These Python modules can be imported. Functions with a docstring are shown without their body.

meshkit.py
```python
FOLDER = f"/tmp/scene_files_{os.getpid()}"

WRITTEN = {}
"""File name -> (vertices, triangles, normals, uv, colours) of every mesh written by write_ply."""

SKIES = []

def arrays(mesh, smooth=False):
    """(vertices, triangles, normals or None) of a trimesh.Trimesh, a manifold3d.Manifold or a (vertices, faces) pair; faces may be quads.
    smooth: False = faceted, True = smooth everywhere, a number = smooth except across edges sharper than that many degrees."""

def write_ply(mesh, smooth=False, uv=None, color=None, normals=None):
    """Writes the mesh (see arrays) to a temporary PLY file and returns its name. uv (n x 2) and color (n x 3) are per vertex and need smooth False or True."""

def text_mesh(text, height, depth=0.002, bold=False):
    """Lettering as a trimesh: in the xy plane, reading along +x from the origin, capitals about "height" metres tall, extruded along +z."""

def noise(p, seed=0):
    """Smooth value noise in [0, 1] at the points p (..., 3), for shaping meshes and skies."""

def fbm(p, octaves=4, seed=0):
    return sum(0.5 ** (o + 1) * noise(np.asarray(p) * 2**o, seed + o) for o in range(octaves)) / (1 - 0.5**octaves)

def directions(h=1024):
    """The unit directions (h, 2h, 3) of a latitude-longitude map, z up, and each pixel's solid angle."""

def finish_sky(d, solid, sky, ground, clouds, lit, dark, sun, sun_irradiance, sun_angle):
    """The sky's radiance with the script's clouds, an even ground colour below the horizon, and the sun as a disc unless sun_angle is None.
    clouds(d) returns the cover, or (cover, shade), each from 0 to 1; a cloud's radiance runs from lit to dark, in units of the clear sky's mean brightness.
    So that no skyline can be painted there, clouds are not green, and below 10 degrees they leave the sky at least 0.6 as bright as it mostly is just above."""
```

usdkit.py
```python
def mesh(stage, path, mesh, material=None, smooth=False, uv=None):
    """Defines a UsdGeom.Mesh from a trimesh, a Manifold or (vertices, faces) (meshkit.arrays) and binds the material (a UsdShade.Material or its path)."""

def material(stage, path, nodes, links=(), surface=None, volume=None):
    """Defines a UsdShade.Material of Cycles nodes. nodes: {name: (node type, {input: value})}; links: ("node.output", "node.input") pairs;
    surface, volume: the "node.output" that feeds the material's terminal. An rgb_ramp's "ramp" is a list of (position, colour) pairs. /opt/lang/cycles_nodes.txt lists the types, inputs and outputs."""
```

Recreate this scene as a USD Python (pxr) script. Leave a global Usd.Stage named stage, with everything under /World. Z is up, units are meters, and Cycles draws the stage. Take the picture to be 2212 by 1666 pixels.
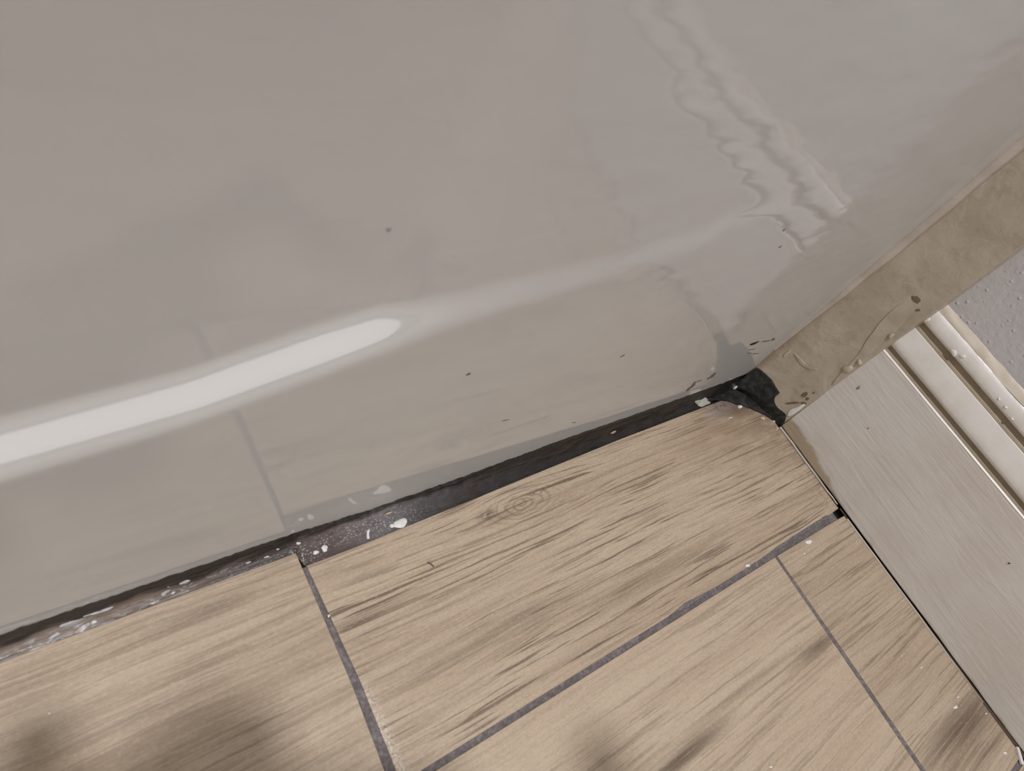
import math, random
import numpy as np
import trimesh
import usdkit, meshkit
from pxr import Usd, UsdGeom, UsdLux, UsdShade, Gf, Sdf

stage = Usd.Stage.CreateInMemory()
UsdGeom.SetStageUpAxis(stage, UsdGeom.Tokens.z)
UsdGeom.SetStageMetersPerUnit(stage, 1.0)
UsdGeom.Xform.Define(stage, '/World')
UsdGeom.Scope.Define(stage, '/World/Looks')
random.seed(7)
rng = np.random.default_rng(7)

# ------------------------------------------------------------------ camera, lights, exposure
W, H = 2212, 1666
FPX = 1602.616
RC = np.array([[0.767068, -0.486696, 0.418013], [-0.206731, -0.804303, -0.557099], [0.607346, 0.340916, -0.71757]])  # right, down, forward
CAM = np.array([-0.584872, -0.080997, 0.4])
EXPOSURE = -0.08
cam = UsdGeom.Camera.Define(stage, '/World/camera')
m4 = np.eye(4)
m4[0, :3], m4[1, :3], m4[2, :3], m4[3, :3] = RC[0], -RC[1], -RC[2], CAM
cam.AddTransformOp().Set(Gf.Matrix4d(m4.tolist()))
cam.CreateHorizontalApertureAttr(36.0)
cam.CreateVerticalApertureAttr(36.0 * H / W)
cam.CreateFocalLengthAttr(36.0 * FPX / W)
cam.CreateClippingRangeAttr(Gf.Vec2f(0.01, 50))
cam.CreateFStopAttr(16.0)
cam.CreateFocusDistanceAttr(0.58)
cam.CreateExposureAttr(EXPOSURE)

LAMP = (-0.73, -0.315, 2.352)         # small round ceiling lamp
LAMP_L, LAMP_R, LAMP_C = 985.0, 0.06, (1.0, 0.97, 0.98)
WIN = (-0.35, -2.19, 1.2)             # unseen frosted window opposite, added as the source of the panel's streak
WIN_W, WIN_H, WIN_L, WIN_C = 2.4, 1.75, 2.6, (0.945, 0.955, 1.0)


def light(kind, path, intensity, color):
    l = getattr(UsdLux, kind).Define(stage, path)
    l.CreateIntensityAttr(intensity)
    l.CreateColorAttr(Gf.Vec3f(*color))
    return l


lamp_light = light('DiskLight', '/World/ceiling_lamp_light', LAMP_L, LAMP_C)
lamp_light.CreateRadiusAttr(LAMP_R)
lamp_light.AddTranslateOp().Set(LAMP)
win_light = light('RectLight', '/World/added_window_light', WIN_L, WIN_C)
win_light.CreateWidthAttr(WIN_W)
win_light.CreateHeightAttr(WIN_H)
win_light.AddTranslateOp().Set(WIN)
win_light.AddRotateXOp().Set(90.0 + 180.0 * 0 + 180.0)


# ------------------------------------------------------------------ small helpers
def lin(r, g, b):
    f = lambda c: c / 12.92 if c <= 0.04045 else ((c + 0.055) / 1.055) ** 2.4
    return tuple(f(c / 255.0) for c in (r, g, b))


def ray(px):
    return RC.T @ np.array([(px[0] - W / 2) / FPX, (px[1] - H / 2) / FPX, 1.0])


def hit(px, axis, val):
    """The point of the plane coordinate[axis] = val that the photograph shows at pixel px: used to take measures off it."""
    d = ray(px)
    return CAM + d * ((val - CAM[axis]) / d[axis])


taken = {}


def numbered(path):
    n = taken.get(path, 0)
    taken[path] = n + 1
    return path if n == 0 else f'{path}_{n:03d}'


def say(prim, label=None, category=None, group=None, kind=None):
    for k, v in (('label', label), ('category', category), ('group', group), ('kind', kind)):
        if v:
            prim.SetCustomDataByKey(k, v)
    return prim


def obj(name, mesh, mat, parent='/World', smooth=40, **tags):
    path = numbered(f'{parent}/{name}')
    p = usdkit.mesh(stage, path, mesh, mat, smooth=smooth)
    say(p.GetPrim(), **tags)
    return path


def holder(name, loc=None, **tags):
    path = numbered(f'/World/{name}')
    x = UsdGeom.Xform.Define(stage, path)
    say(x.GetPrim(), **tags)
    return path


def box(x0, x1, y0, y1, z0, z1):
    b = trimesh.creation.box([x1 - x0, y1 - y0, z1 - z0])
    b.apply_translation([(x0 + x1) / 2, (y0 + y1) / 2, (z0 + z1) / 2])
    return b


def ring_loft(rings, cap0=True, cap1=True):
    """Closed rings (n x 3 each) joined into one skin; the ends closed by fans."""
    n = len(rings[0])
    v = np.vstack(rings)
    f = []
    for k in range(len(rings) - 1):
        for i in range(n):
            j = (i + 1) % n
            a, b, c, d = k * n + i, k * n + j, (k + 1) * n + j, (k + 1) * n + i
            f += [[a, b, c], [a, c, d]]
    extra = []
    for on, k, flip in ((cap0, 0, True), (cap1, len(rings) - 1, False)):
        if on:
            c = len(v) + len(extra)
            extra.append(np.mean(rings[k], axis=0))
            for i in range(n):
                j = (i + 1) % n
                t = [k * n + i, k * n + j, c]
                f.append(t[::-1] if flip else t)
    if extra:
        v = np.vstack([v, extra])
    m = trimesh.Trimesh(v, np.array(f), process=False)
    if m.volume < 0:
        m.invert()
    return m


def extrude_y(profile, y0, y1, wob=0.0, n=2, seed=0):
    """A closed profile of (x, z) points carried along y; wob: hand-painted unevenness."""
    rings = []
    for k, y in enumerate(np.linspace(y0, y1, n)):
        r = np.array([[x, y, z] for x, z in profile])
        if wob:
            q = np.column_stack([np.full(len(r), y * 60), np.arange(len(r)) * 3.1, np.zeros(len(r))])
            r[:, 0] += wob * (meshkit.fbm(q, 3, seed) - 0.5)
            r[:, 2] += wob * (meshkit.fbm(q + 9, 3, seed + 5) - 0.5)
        rings.append(r)
    return ring_loft(rings)


def grid_mesh(P):
    """An open skin over a grid of points (a x b x 3)."""
    a, b = P.shape[:2]
    i = np.arange(a * b).reshape(a, b)
    q = np.stack([i[:-1, :-1], i[1:, :-1], i[1:, 1:], i[:-1, 1:]], -1).reshape(-1, 4)
    return trimesh.Trimesh(P.reshape(-1, 3), np.vstack([q[:, [0, 1, 2]], q[:, [0, 2, 3]]]), process=False)


def tube(points, r, k=6):
    pts = np.asarray(points, float)
    rr = np.broadcast_to(r, (len(pts),))
    t = np.gradient(pts, axis=0)
    t /= np.linalg.norm(t, axis=1)[:, None]
    up = np.array([0, 0, 1.0])
    rings = []
    for p, d, w in zip(pts, t, rr):
        a = np.cross(d, up)
        a = a / np.linalg.norm(a) if np.linalg.norm(a) > 1e-6 else np.array([1.0, 0, 0])
        b = np.cross(a, d)
        ang = np.linspace(0, 2 * np.pi, k, endpoint=False)
        rings.append(p + w * (np.cos(ang)[:, None] * a + np.sin(ang)[:, None] * b))
    return ring_loft(rings)


def smooth_outline(pts, n=48, rough=0.0, seed=0):
    p = np.asarray(pts, float)
    p = np.vstack([p, p[:1]])
    s = np.concatenate([[0], np.cumsum(np.linalg.norm(np.diff(p, axis=0), axis=1))])
    t = np.linspace(0, s[-1], n, endpoint=False)
    q = np.column_stack([np.interp(t, s, p[:, 0]), np.interp(t, s, p[:, 1])])
    for _ in range(2):
        q = 0.5 * q + 0.25 * (np.roll(q, 1, 0) + np.roll(q, -1, 0))
    if rough:
        c = q.mean(0)
        q = q + (q - c) / np.linalg.norm(q - c, axis=1)[:, None] * (rng.standard_normal(n)[:, None] * rough)
    return q


def ellipse_px(cx, cy, rx, ry, ang=0.0, n=24, jag=0.12, seed=0):
    r = np.random.default_rng(seed)
    a = np.linspace(0, 2 * np.pi, n, endpoint=False)
    k = 1 + jag * (np.sin(2 * a + r.uniform(0, 6)) + 0.7 * np.sin(3 * a + r.uniform(0, 6)) + 0.5 * np.sin(5 * a + r.uniform(0, 6)))
    x, y = rx * k * np.cos(a), ry * k * np.sin(a)
    c, s = math.cos(math.radians(ang)), math.sin(math.radians(ang))
    return np.column_stack([cx + x * c - y * s, cy + x * s + y * c])


def daub(outline_px, place, normal, thick, rings=(1.0, 0.93, 0.72, 0.4), sink=0.0004, lumps=0.0, seed=0):
    """A dried daub of paint, mould or sealant with an outline taken from the photograph, lying on a surface: place(px) gives the surface point."""
    base = np.array([place(p) for p in outline_px])
    c = base.mean(0)
    nrm = np.asarray(normal, float)
    lay = [base - nrm * sink]
    for s in rings:
        pts = c + (base - c) * s
        h = thick * math.sqrt(max(0.0, 1 - s ** 2 * 0.98)) + 0.00005
        q = pts + nrm * h
        if lumps:
            q = q + nrm * (lumps * (meshkit.noise(pts * 900 + seed) - 0.5))[:, None]
        lay.append(q)
    return ring_loft(lay)


# ------------------------------------------------------------------ node graphs
class G:
    def __init__(self):
        self.nodes, self.links, self.k = {}, [], 0

    def n(self, kind, out, **inp):
        self.k += 1
        name = f'n{self.k}'
        vals = {}
        for key, v in inp.items():
            if isinstance(v, str) and v.startswith('@'):
                self.links.append((v[1:], f'{name}.{key}'))
            else:
                vals[key] = v
        self.nodes[name] = (kind, vals)
        return f'@{name}.{out}'

    def math(self, t, a, b=0.0, c=0.0, clamp=False):
        return self.n('math', 'value', math_type=t, value1=a, value2=b, value3=c, use_clamp=clamp)

    def add(self, a, b): return self.math('add', a, b)
    def sub(self, a, b): return self.math('subtract', a, b)
    def mul(self, a, b, clamp=False): return self.math('multiply', a, b, clamp=clamp)

    def step(self, v, lo, hi, t0=0.0, t1=1.0):
        return self.n('map_range', 'result', range_type='smoothstep', value=v, from_min=lo, from_max=hi, to_min=t0, to_max=t1, clamp=True)

    def mix(self, f, a, b, t='mix'):
        return self.n('mix', 'color', mix_type=t, fac=f, color1=a, color2=b)

    def pos(self):
        return self.n('texture_coordinate', 'object')

    def map(self, v, scale=(1, 1, 1), loc=(0, 0, 0), rot=(0, 0, 0)):
        return self.n('mapping', 'vector', mapping_type='point', vector=v, scale=scale, location=loc, rotation=rot)

    def noise(self, v, scale=1.0, detail=2.0, rough=0.5, dist=0.0):
        return self.n('noise_texture', 'fac', vector=v, scale=scale, detail=detail, roughness=rough, distortion=dist)

    def xyz(self, v):
        self.k += 1
        name = f'n{self.k}'
        self.nodes[name] = ('separate_xyz', {})
        self.links.append((v[1:], f'{name}.vector'))
        return f'@{name}.x', f'@{name}.y', f'@{name}.z'

    def spot(self, P, c, r, power=1.0):
        """1 at the point c, falling to 0 one radius away (r: radii along x, y, z)."""
        q = self.map(P, scale=tuple(1 / k for k in r), loc=tuple(-ci / k for ci, k in zip(c, r)))
        d = self.n('vector_math', 'value', math_type='length', vector1=q)
        return self.step(d, 1.0, 0.0)

    def bump(self, h, dist, strength=1.0, normal=None):
        kw = dict(height=h, distance=dist, strength=strength)
        if normal:
            kw['normal'] = normal
        return self.n('bump', 'normal', **kw)

    def ramp(self, f, stops):
        return self.n('rgb_ramp', 'color', fac=f, ramp=stops)

    def surface(self, name, **inp):
        out = self.n('principled_bsdf', 'BSDF', **inp)
        return usdkit.material(stage, f'/World/Looks/{name}', self.nodes, [(a, b) for a, b in self.links], surface=out[1:])


def plain(name, color, rough=0.5, **kw):
    g = G()
    P = g.pos()
    n = g.noise(P, 400, 3)
    c = g.mix(g.step(n, 0.3, 0.75), tuple(k * 0.9 for k in color), color)
    return g.surface(name, base_color=c, roughness=rough, **kw)


# ------------------------------------------------------------------ materials
def wood_tile(name, seed, tint=1.0, spots=(), extra=None, grain=1.0, flow=None, soft=1.0, pk=1.0):
    """Porcelain tile with a printed wood grain that runs along x. spots: dark printed figures (centre x, y, radius x, y, strength)."""
    g = G()
    P = g.pos()
    r = random.Random(seed)
    off = (r.uniform(0, 50), r.uniform(0, 50), r.uniform(0, 50))
    Q = g.map(P, loc=off)
    w1 = g.noise(g.map(Q, scale=(5, 10, 1)), 1.0, 2)
    w2 = g.noise(g.map(Q, scale=(30, 70, 1)), 1.0, 2)
    x, y, z = g.xyz(Q)
    yw = g.add(y, g.add(g.mul(g.sub(w1, 0.5), 0.010), g.mul(g.sub(w2, 0.5), 0.0012)))
    if flow:                                           # the grain runs round a knot
        kx, ky, rx, ry = flow
        s_ = g.spot(P, (kx, ky, 0), (rx, ry, 1))
        yw = g.add(yw, g.mul(s_, g.mul(g.sub(g.xyz(P)[1], ky), -0.45)))
    V = g.n('combine_xyz', 'vector', x=x, y=yw, z=z)
    broad = g.noise(g.map(V, scale=(2.6, 40, 1)), 1.0, 3, 0.55)
    mid = g.noise(g.map(V, scale=(7, 210, 1)), 1.0, 3, 0.6)
    fine = g.noise(g.map(V, scale=(13, 480, 1)), 1.0, 2, 0.6)
    pores = g.noise(g.map(V, scale=(12, 500, 1)), 1.0, 3, 0.6)
    grit = g.noise(g.map(Q, scale=(420, 800, 1)), 1.0, 3, 0.7)
    hair = g.noise(g.map(V, scale=(70, 1500, 1)), 1.0, 2, 0.6)
    patch = g.noise(g.map(V, scale=(7, 36, 1)), 1.0, 2)
    cloud = g.noise(g.map(Q, scale=(9, 16, 1)), 1.0, 3)
    speck = g.noise(Q, 1500, 2)
    T = lambda *c: lin(*[k_ * tint for k_ in c])
    light_, mid_, dark_, pore_ = T(190, 174, 153), T(171, 152, 130), T(123, 104, 86), T(92, 76, 62)
    c = g.mix(g.mul(g.step(broad, 0.36, 0.66), min(1.0, soft)), light_, mid_)
    c = g.mix(g.mul(g.step(mid, 0.46, 0.74), 0.42 * soft), c, dark_)
    c = g.mix(g.mul(g.step(fine, 0.50, 0.70), 0.36 * grain), c, dark_)
    c = g.mix(g.mul(g.step(hair, 0.52, 0.72), 0.3 * grain), c, dark_)
    pm = g.mul(g.step(pores, 0.53, 0.63), g.step(patch, 0.25, 0.58))
    c = g.mix(g.mul(pm, 0.85 * pk), c, pore_)
    c = g.mix(g.mul(g.step(cloud, 0.45, 0.75), 0.25), c, T(190, 173, 150))
    for (sx, sy, rx, ry, k) in spots:
        s = g.spot(P, (sx, sy, 0), (rx, ry, 1))
        s = g.mul(s, g.step(g.add(g.mul(mid, 0.6), g.mul(fine, 0.4)), 0.26, 0.54))
        c = g.mix(g.mul(s, k), c, lin(88, 74, 60))
    c = g.mix(g.step(grit, 0.42, 0.72, 0.0, 0.22), c, lin(134, 114, 92))
    c = g.mix(g.step(grit, 0.5, 0.25, 0.0, 0.25), c, lin(204, 190, 168))
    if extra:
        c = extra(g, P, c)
    h = g.add(g.mul(fine, 0.6), g.add(g.mul(pores, 0.5), g.mul(speck, 0.35)))
    b = g.bump(h, 0.00022, 0.9)
    ro = g.step(g.add(speck, g.mul(fine, 0.5)), 0.4, 1.1, 0.36, 0.58)
    return g.surface(name, base_color=c, roughness=ro, normal=b, specular_ior_level=0.5)


def knot_stain_and_sheen(g, P, c):
    # printed knot with rings, and the grey-black mould stain that has crept on to the tile at the corner
    kx, ky = -0.2915, 0.0215
    q = g.map(P, scale=(1 / 0.034, 1 / 0.0125, 0), loc=(-kx / 0.034, -ky / 0.0125, 0), rot=(0, 0, 0))
    wob = g.noise(P, 90, 2)
    d = g.add(g.n('vector_math', 'value', math_type='length', vector1=q), g.mul(g.sub(wob, 0.5), 0.35))
    rings = g.math('sine', g.mul(d, 30.0))
    near = g.step(d, 1.5, 0.1)
    cc = g.mix(g.mul(near, g.step(rings, 0.1, 0.95, 0.0, 0.5)), c, lin(112, 92, 74))
    s = g.mul(g.spot(P, (-0.3215, 0.0235, 0), (0.012, 0.005, 1)), g.step(g.noise(g.map(P, scale=(200, 900, 1)), 1, 2), 0.3, 0.6))
    cc = g.mix(g.mul(s, 0.9), cc, lin(80, 64, 56))
    crack = g.step(g.math('absolute', g.sub(g.noise(g.map(P, scale=(60, 150, 1)), 1.0, 3), 0.5)), 0.02, 0.0)
    s = g.mul(g.spot(P, (-0.281, 0.0235, 0), (0.030, 0.008, 1)), crack)
    cc = g.mix(g.mul(s, 0.8), cc, lin(72, 60, 52))
    n1 = g.noise(P, 110, 4)
    st = g.spot(P, (-0.028, 0.040, 0), (0.075, 0.034, 1))
    st = g.step(g.add(st, g.mul(g.sub(n1, 0.5), 0.5)), 0.22, 0.8)
    cc = g.mix(g.mul(st, 0.72), cc, lin(74, 64, 60))
    dirt_falloff = g.mul(g.spot(P, (-0.012, 0.020, 0), (0.16, 0.085, 1)), g.step(g.noise(g.map(P, scale=(30, 90, 1)), 1.0, 4), 0.25, 0.62))
    cc = g.mix(g.mul(dirt_falloff, 0.6), cc, lin(116, 95, 75))      # ingrained dirt, with the light's falloff towards the corner painted in
    sm = g.mul(g.spot(P, (-0.0600, 0.0355, 0), (0.034, 0.011, 1)), g.step(g.noise(P, 260, 4), 0.35, 0.6))
    cc = g.mix(g.mul(sm, 0.85), cc, lin(140, 130, 132))
    sheen = g.mul(g.step(g.xyz(P)[0], -0.4345, -0.4415), g.mul(g.step(g.xyz(P)[1], -0.025, -0.05), g.step(g.noise(P, 700, 3), 0.40, 0.62)))
    cc = g.mix(g.mul(sheen, 0.55), cc, lin(222, 214, 208))   # pale sheen along the tile's left edge, painted into the colour
    ed = g.mul(g.step(g.xyz(P)[0], -0.05, 0.0), g.step(g.noise(g.map(P, scale=(120, 300, 1)), 1, 3), 0.35, 0.7))
    cc = g.mix(g.mul(ed, 0.3), cc, lin(100, 82, 68))
    return cc


def panel_white():
    g = G()
    P = g.pos()
    blot = g.noise(g.map(P, scale=(3, 3, 3)), 1.0, 3)
    c = g.mix(g.step(blot, 0.3, 0.7), lin(180, 180, 180), lin(185, 185, 184))
    # faint brownish run-marks and fingerprints
    n = g.noise(g.map(P, scale=(40, 1, 130)), 1.0, 3)
    c = g.mix(g.step(n, 0.68, 0.85, 0.0, 0.12), c, lin(150, 138, 125))
    h = g.noise(P, 130, 2)
    b = g.bump(h, 0.000009, 0.6)
    return g.surface('panel_gloss_white', base_color=c, roughness=0.065, normal=b, ior=1.75)


def old_paint(name, c0, c1, rough=0.4, dirt=0.35, dirt_color=(120, 100, 78)):
    g = G()
    P = g.pos()
    a = g.noise(P, 55, 4)
    b_ = g.noise(P, 240, 4)
    c = g.mix(g.step(a, 0.35, 0.68), lin(*c0), lin(*c1))
    c = g.mix(g.step(b_, 0.55, 0.8, 0.0, dirt), c, lin(*dirt_color))
    bn = g.bump(g.add(a, g.mul(b_, 0.3)), 0.0008, 0.5)
    return g.surface(name, base_color=c, roughness=rough, normal=bn)


def board_paint():
    """Brushed white gloss over old beige paint: the new coat stops short of the floor in an uneven line."""
    g = G()
    P = g.pos()
    x, y, z = g.xyz(P)
    ragged = g.noise(g.map(P, scale=(1, 55, 20)), 1.0, 4)
    near = g.step(y, -0.10, -0.015)                       # the bare strip is widest near the corner post
    edge = g.add(g.mul(near, 0.0125), g.mul(g.sub(ragged, 0.5), 0.012))
    coat = g.step(g.sub(z, edge), -0.0015, 0.0030)
    brush = g.noise(g.map(P, scale=(1, 14, 230)), 1.0, 3, 0.55, 0.6)
    brush2 = g.noise(g.map(P, scale=(1, 30, 110)), 1.0, 3, 0.5, 1.0)
    white = g.mix(g.step(brush, 0.4, 0.68), lin(211, 209, 206), lin(207, 204, 200))
    blot = g.noise(P, 14, 3)
    white = g.mix(g.step(blot, 0.4, 0.72, 0.0, 0.5), white, lin(198, 188, 180))
    c = g.mix(coat, lin(170, 156, 136), white)
    mark = g.step(g.noise(g.map(P, scale=(1, 60, 200)), 1.0, 2), 0.76, 0.84)
    c = g.mix(g.mul(mark, 0.35), c, lin(150, 134, 116))
    h = g.add(g.mul(brush, 0.6), g.mul(brush2, 0.8))
    b = g.bump(g.add(h, g.mul(coat, 0.6)), 0.0007, 0.7)
    return g.surface('board_paint', base_color=c, roughness=0.33, normal=b)


def plaster():
    g = G()
    P = g.pos()
    a = g.noise(P, 240, 4, 0.55)
    b_ = g.noise(P, 30, 3)
    v = g.n('voronoi_texture', 'distance', vector=P, scale=150.0, feature='f1')
    c = g.mix(g.step(b_, 0.3, 0.7), lin(188, 187, 190), lin(193, 192, 194))
    h = g.add(a, g.mul(g.step(v, 0.22, 0.0), 0.9))
    return g.surface('plaster_grey_white', base_color=c, roughness=0.6, normal=g.bump(h, 0.0010, 0.55))


def grout_mat():
    g = G()
    P = g.pos()
    a = g.noise(P, 500, 4)
    b_ = g.noise(P, 70, 3)
    c = g.mix(g.step(a, 0.35, 0.7), lin(96, 90, 92), lin(128, 122, 122))
    c = g.mix(g.step(b_, 0.4, 0.7, 0.0, 0.5), c, lin(84, 78, 78))
    return g.surface('grout_grey', base_color=c, roughness=0.8, normal=g.bump(a, 0.0008, 0.8))


def mould_bead():
    """Old silicone: taupe on the left, black with mould from the middle to the corner, dusted with white paint mist."""
    g = G()
    P = g.pos()
    x, y, z = g.xyz(P)
    n1 = g.noise(g.map(P, scale=(60, 220, 220)), 1.0, 4)
    n2 = g.noise(g.map(P, scale=(16, 60, 60)), 1.0, 3)
    t = g.n('map_range', 'result', range_type='linear', value=g.add(x, g.mul(g.sub(n2, 0.5), 0.05)), from_min=-0.62, from_max=0.0, to_min=0.0, to_max=1.0, clamp=True)
    s = lambda v: (v + 0.62) / 0.62
    c = g.ramp(t, [(0, lin(140, 131, 124)), (s(-0.545), lin(124, 112, 100)), (s(-0.505), lin(106, 94, 86)), (s(-0.485), lin(92, 84, 82)), (s(-0.455), lin(74, 69, 70)),
                   (s(-0.425), lin(84, 72, 70)), (s(-0.395), lin(108, 104, 106)), (s(-0.365), lin(72, 70, 72)), (s(-0.33), lin(44, 42, 43)), (s(-0.25), lin(30, 29, 30)), (1, lin(26, 27, 26))])
    c = g.mix(g.step(n1, 0.45, 0.72, 0.0, 0.55), c, lin(58, 44, 40))
    # black mould and painted-in crevice shade along the upper edge against the panel
    m = g.step(g.add(y, g.mul(g.sub(n1, 0.5), 0.004)), 0.0478, 0.0496)
    c = g.mix(g.mul(m, 0.93), c, lin(24, 21, 20))
    # paint mist
    d = g.n('voronoi_texture', 'distance', vector=g.map(P, scale=(520, 900, 900)), scale=1.0, feature='f1')
    zone = g.mul(g.step(x, -0.50, -0.47), g.step(x, -0.345, -0.385))
    mist = g.mul(g.mul(g.step(d, 0.40, 0.15), zone), g.step(n2, 0.32, 0.55))
    mist = g.mul(mist, g.step(y, 0.0492, 0.0472))
    c = g.mix(g.mul(mist, 0.75), c, lin(176, 172, 174))
    wisp = g.noise(g.map(P, scale=(90, 420, 300)), 1.0, 4, 0.65, 1.5)
    wz = g.mul(g.step(x, -0.60, -0.57), g.step(x, -0.455, -0.49))
    wm = g.mul(g.mul(g.step(wisp, 0.49, 0.60), wz), g.step(n2, 0.36, 0.52))
    c = g.mix(g.mul(g.mul(wm, g.step(y, 0.0488, 0.0470)), 0.75), c, lin(172, 174, 180))
    b = g.bump(g.add(n1, g.mul(n2, 1.2)), 0.0016, 0.8)
    return g.surface('mouldy_silicone', base_color=c, roughness=0.30, normal=b, specular_ior_level=0.5)


def mould_black():
    g = G()
    P = g.pos()
    a = g.noise(P, 220, 4)
    c = g.mix(g.step(a, 0.4, 0.75), lin(24, 25, 24), lin(52, 53, 51))
    return g.surface('black_mould', base_color=c, roughness=0.7, normal=g.bump(a, 0.0012, 0.8), specular_ior_level=0.3)


def post_paint():
    g = G()
    P = g.pos()
    x, y, z = g.xyz(P)
    a = g.noise(P, 24, 4, 0.5, 0.8)
    b_ = g.noise(P, 110, 3, 0.55, 0.3)
    c = g.mix(g.step(a, 0.35, 0.68), lin(170, 161, 147), lin(160, 150, 134))
    c = g.mix(g.step(b_, 0.52, 0.75, 0.0, 0.35), c, lin(134, 121, 102))
    # browner low down in the angle against the panel
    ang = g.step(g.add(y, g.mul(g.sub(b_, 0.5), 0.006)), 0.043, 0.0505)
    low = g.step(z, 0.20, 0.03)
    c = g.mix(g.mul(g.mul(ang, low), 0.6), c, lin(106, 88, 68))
    foot = g.mul(g.step(z, 0.016, 0.002), g.step(b_, 0.42, 0.62))
    c = g.mix(g.mul(foot, 0.8), c, lin(60, 48, 44))
    h = g.add(a, g.mul(b_, 0.35))
    return g.surface('old_beige_paint', base_color=c, roughness=0.42, normal=g.bump(h, 0.0030, 0.6))


M_PANEL = panel_white()
M_GROUT = grout_mat()
M_BEAD = mould_bead()
M_MOULD = mould_black()
M_POST = post_paint()
M_BOARD = board_paint()
M_BEIGE = old_paint('groove_beige', (150, 137, 117), (138, 125, 105), 0.5)
M_WHITE = old_paint('white_gloss', (226, 225, 223), (219, 217, 213), 0.24, 0.10, (176, 166, 152))
M_CAPCAULK = old_paint('caulk_cream', (206, 199, 187), (193, 184, 170), 0.4, 0.25, (158, 142, 122))
M_PLASTER = plaster()
M_PAINT = plain('splashed_white_paint', lin(222, 222, 220), 0.4)
M_HAZE = plain('thin_grey_paint', lin(150, 147, 150), 0.45)
M_SILICONE = old_paint('clear_silicone', (176, 167, 153), (163, 153, 138), 0.2, 0.2)
M_FILLER = old_paint('filler_greige', (176, 168, 159), (166, 157, 147), 0.35, 0.25, (128, 114, 100))
M_BROWN = plain('brown_stain', lin(84, 66, 54), 0.6)
M_STAIN = plain('soft_brown_stain', lin(112, 94, 78), 0.6)
M_DARK = plain('dark_cavity', lin(16, 15, 15), 0.9)
M_ROOM = plain('room_white', lin(214, 210, 203), 0.8)
M_WALLBACK = plain('room_beige', lin(158, 147, 134), 0.8)
M_SPLINTER = plain('splinter_grey', lin(92, 84, 74), 0.6)
M_CRUMB = plain('crumb_tan', lin(196, 174, 142), 0.6)

# ------------------------------------------------------------------ setting: the floor
floor = holder('floor', kind='structure')
WALL_X = 0.0175


def tile(poly, mat, bev=0.0007, thick=0.008):
    p = np.asarray(poly, float)
    area = 0.5 * np.sum(p[:, 0] * np.roll(p[:, 1], -1) - np.roll(p[:, 0], -1) * p[:, 1])
    if area < 0:
        p = p[::-1]
    e = np.roll(p, -1, 0) - p
    nrm = np.column_stack([-e[:, 1], e[:, 0]]) / np.linalg.norm(e, axis=1)[:, None]
    pn = np.roll(nrm, 1, 0)
    bis = (nrm + pn) / (1 + np.sum(nrm * pn, 1))[:, None]
    ring = lambda ins, z: np.column_stack([p + bis * ins, np.full(len(p), z)])
    return obj('tile', ring_loft([ring(0, -thick), ring(0, -bev), ring(bev * 0.35, -bev * 0.3), ring(bev, 0)]), mat, floor, smooth=35)


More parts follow.
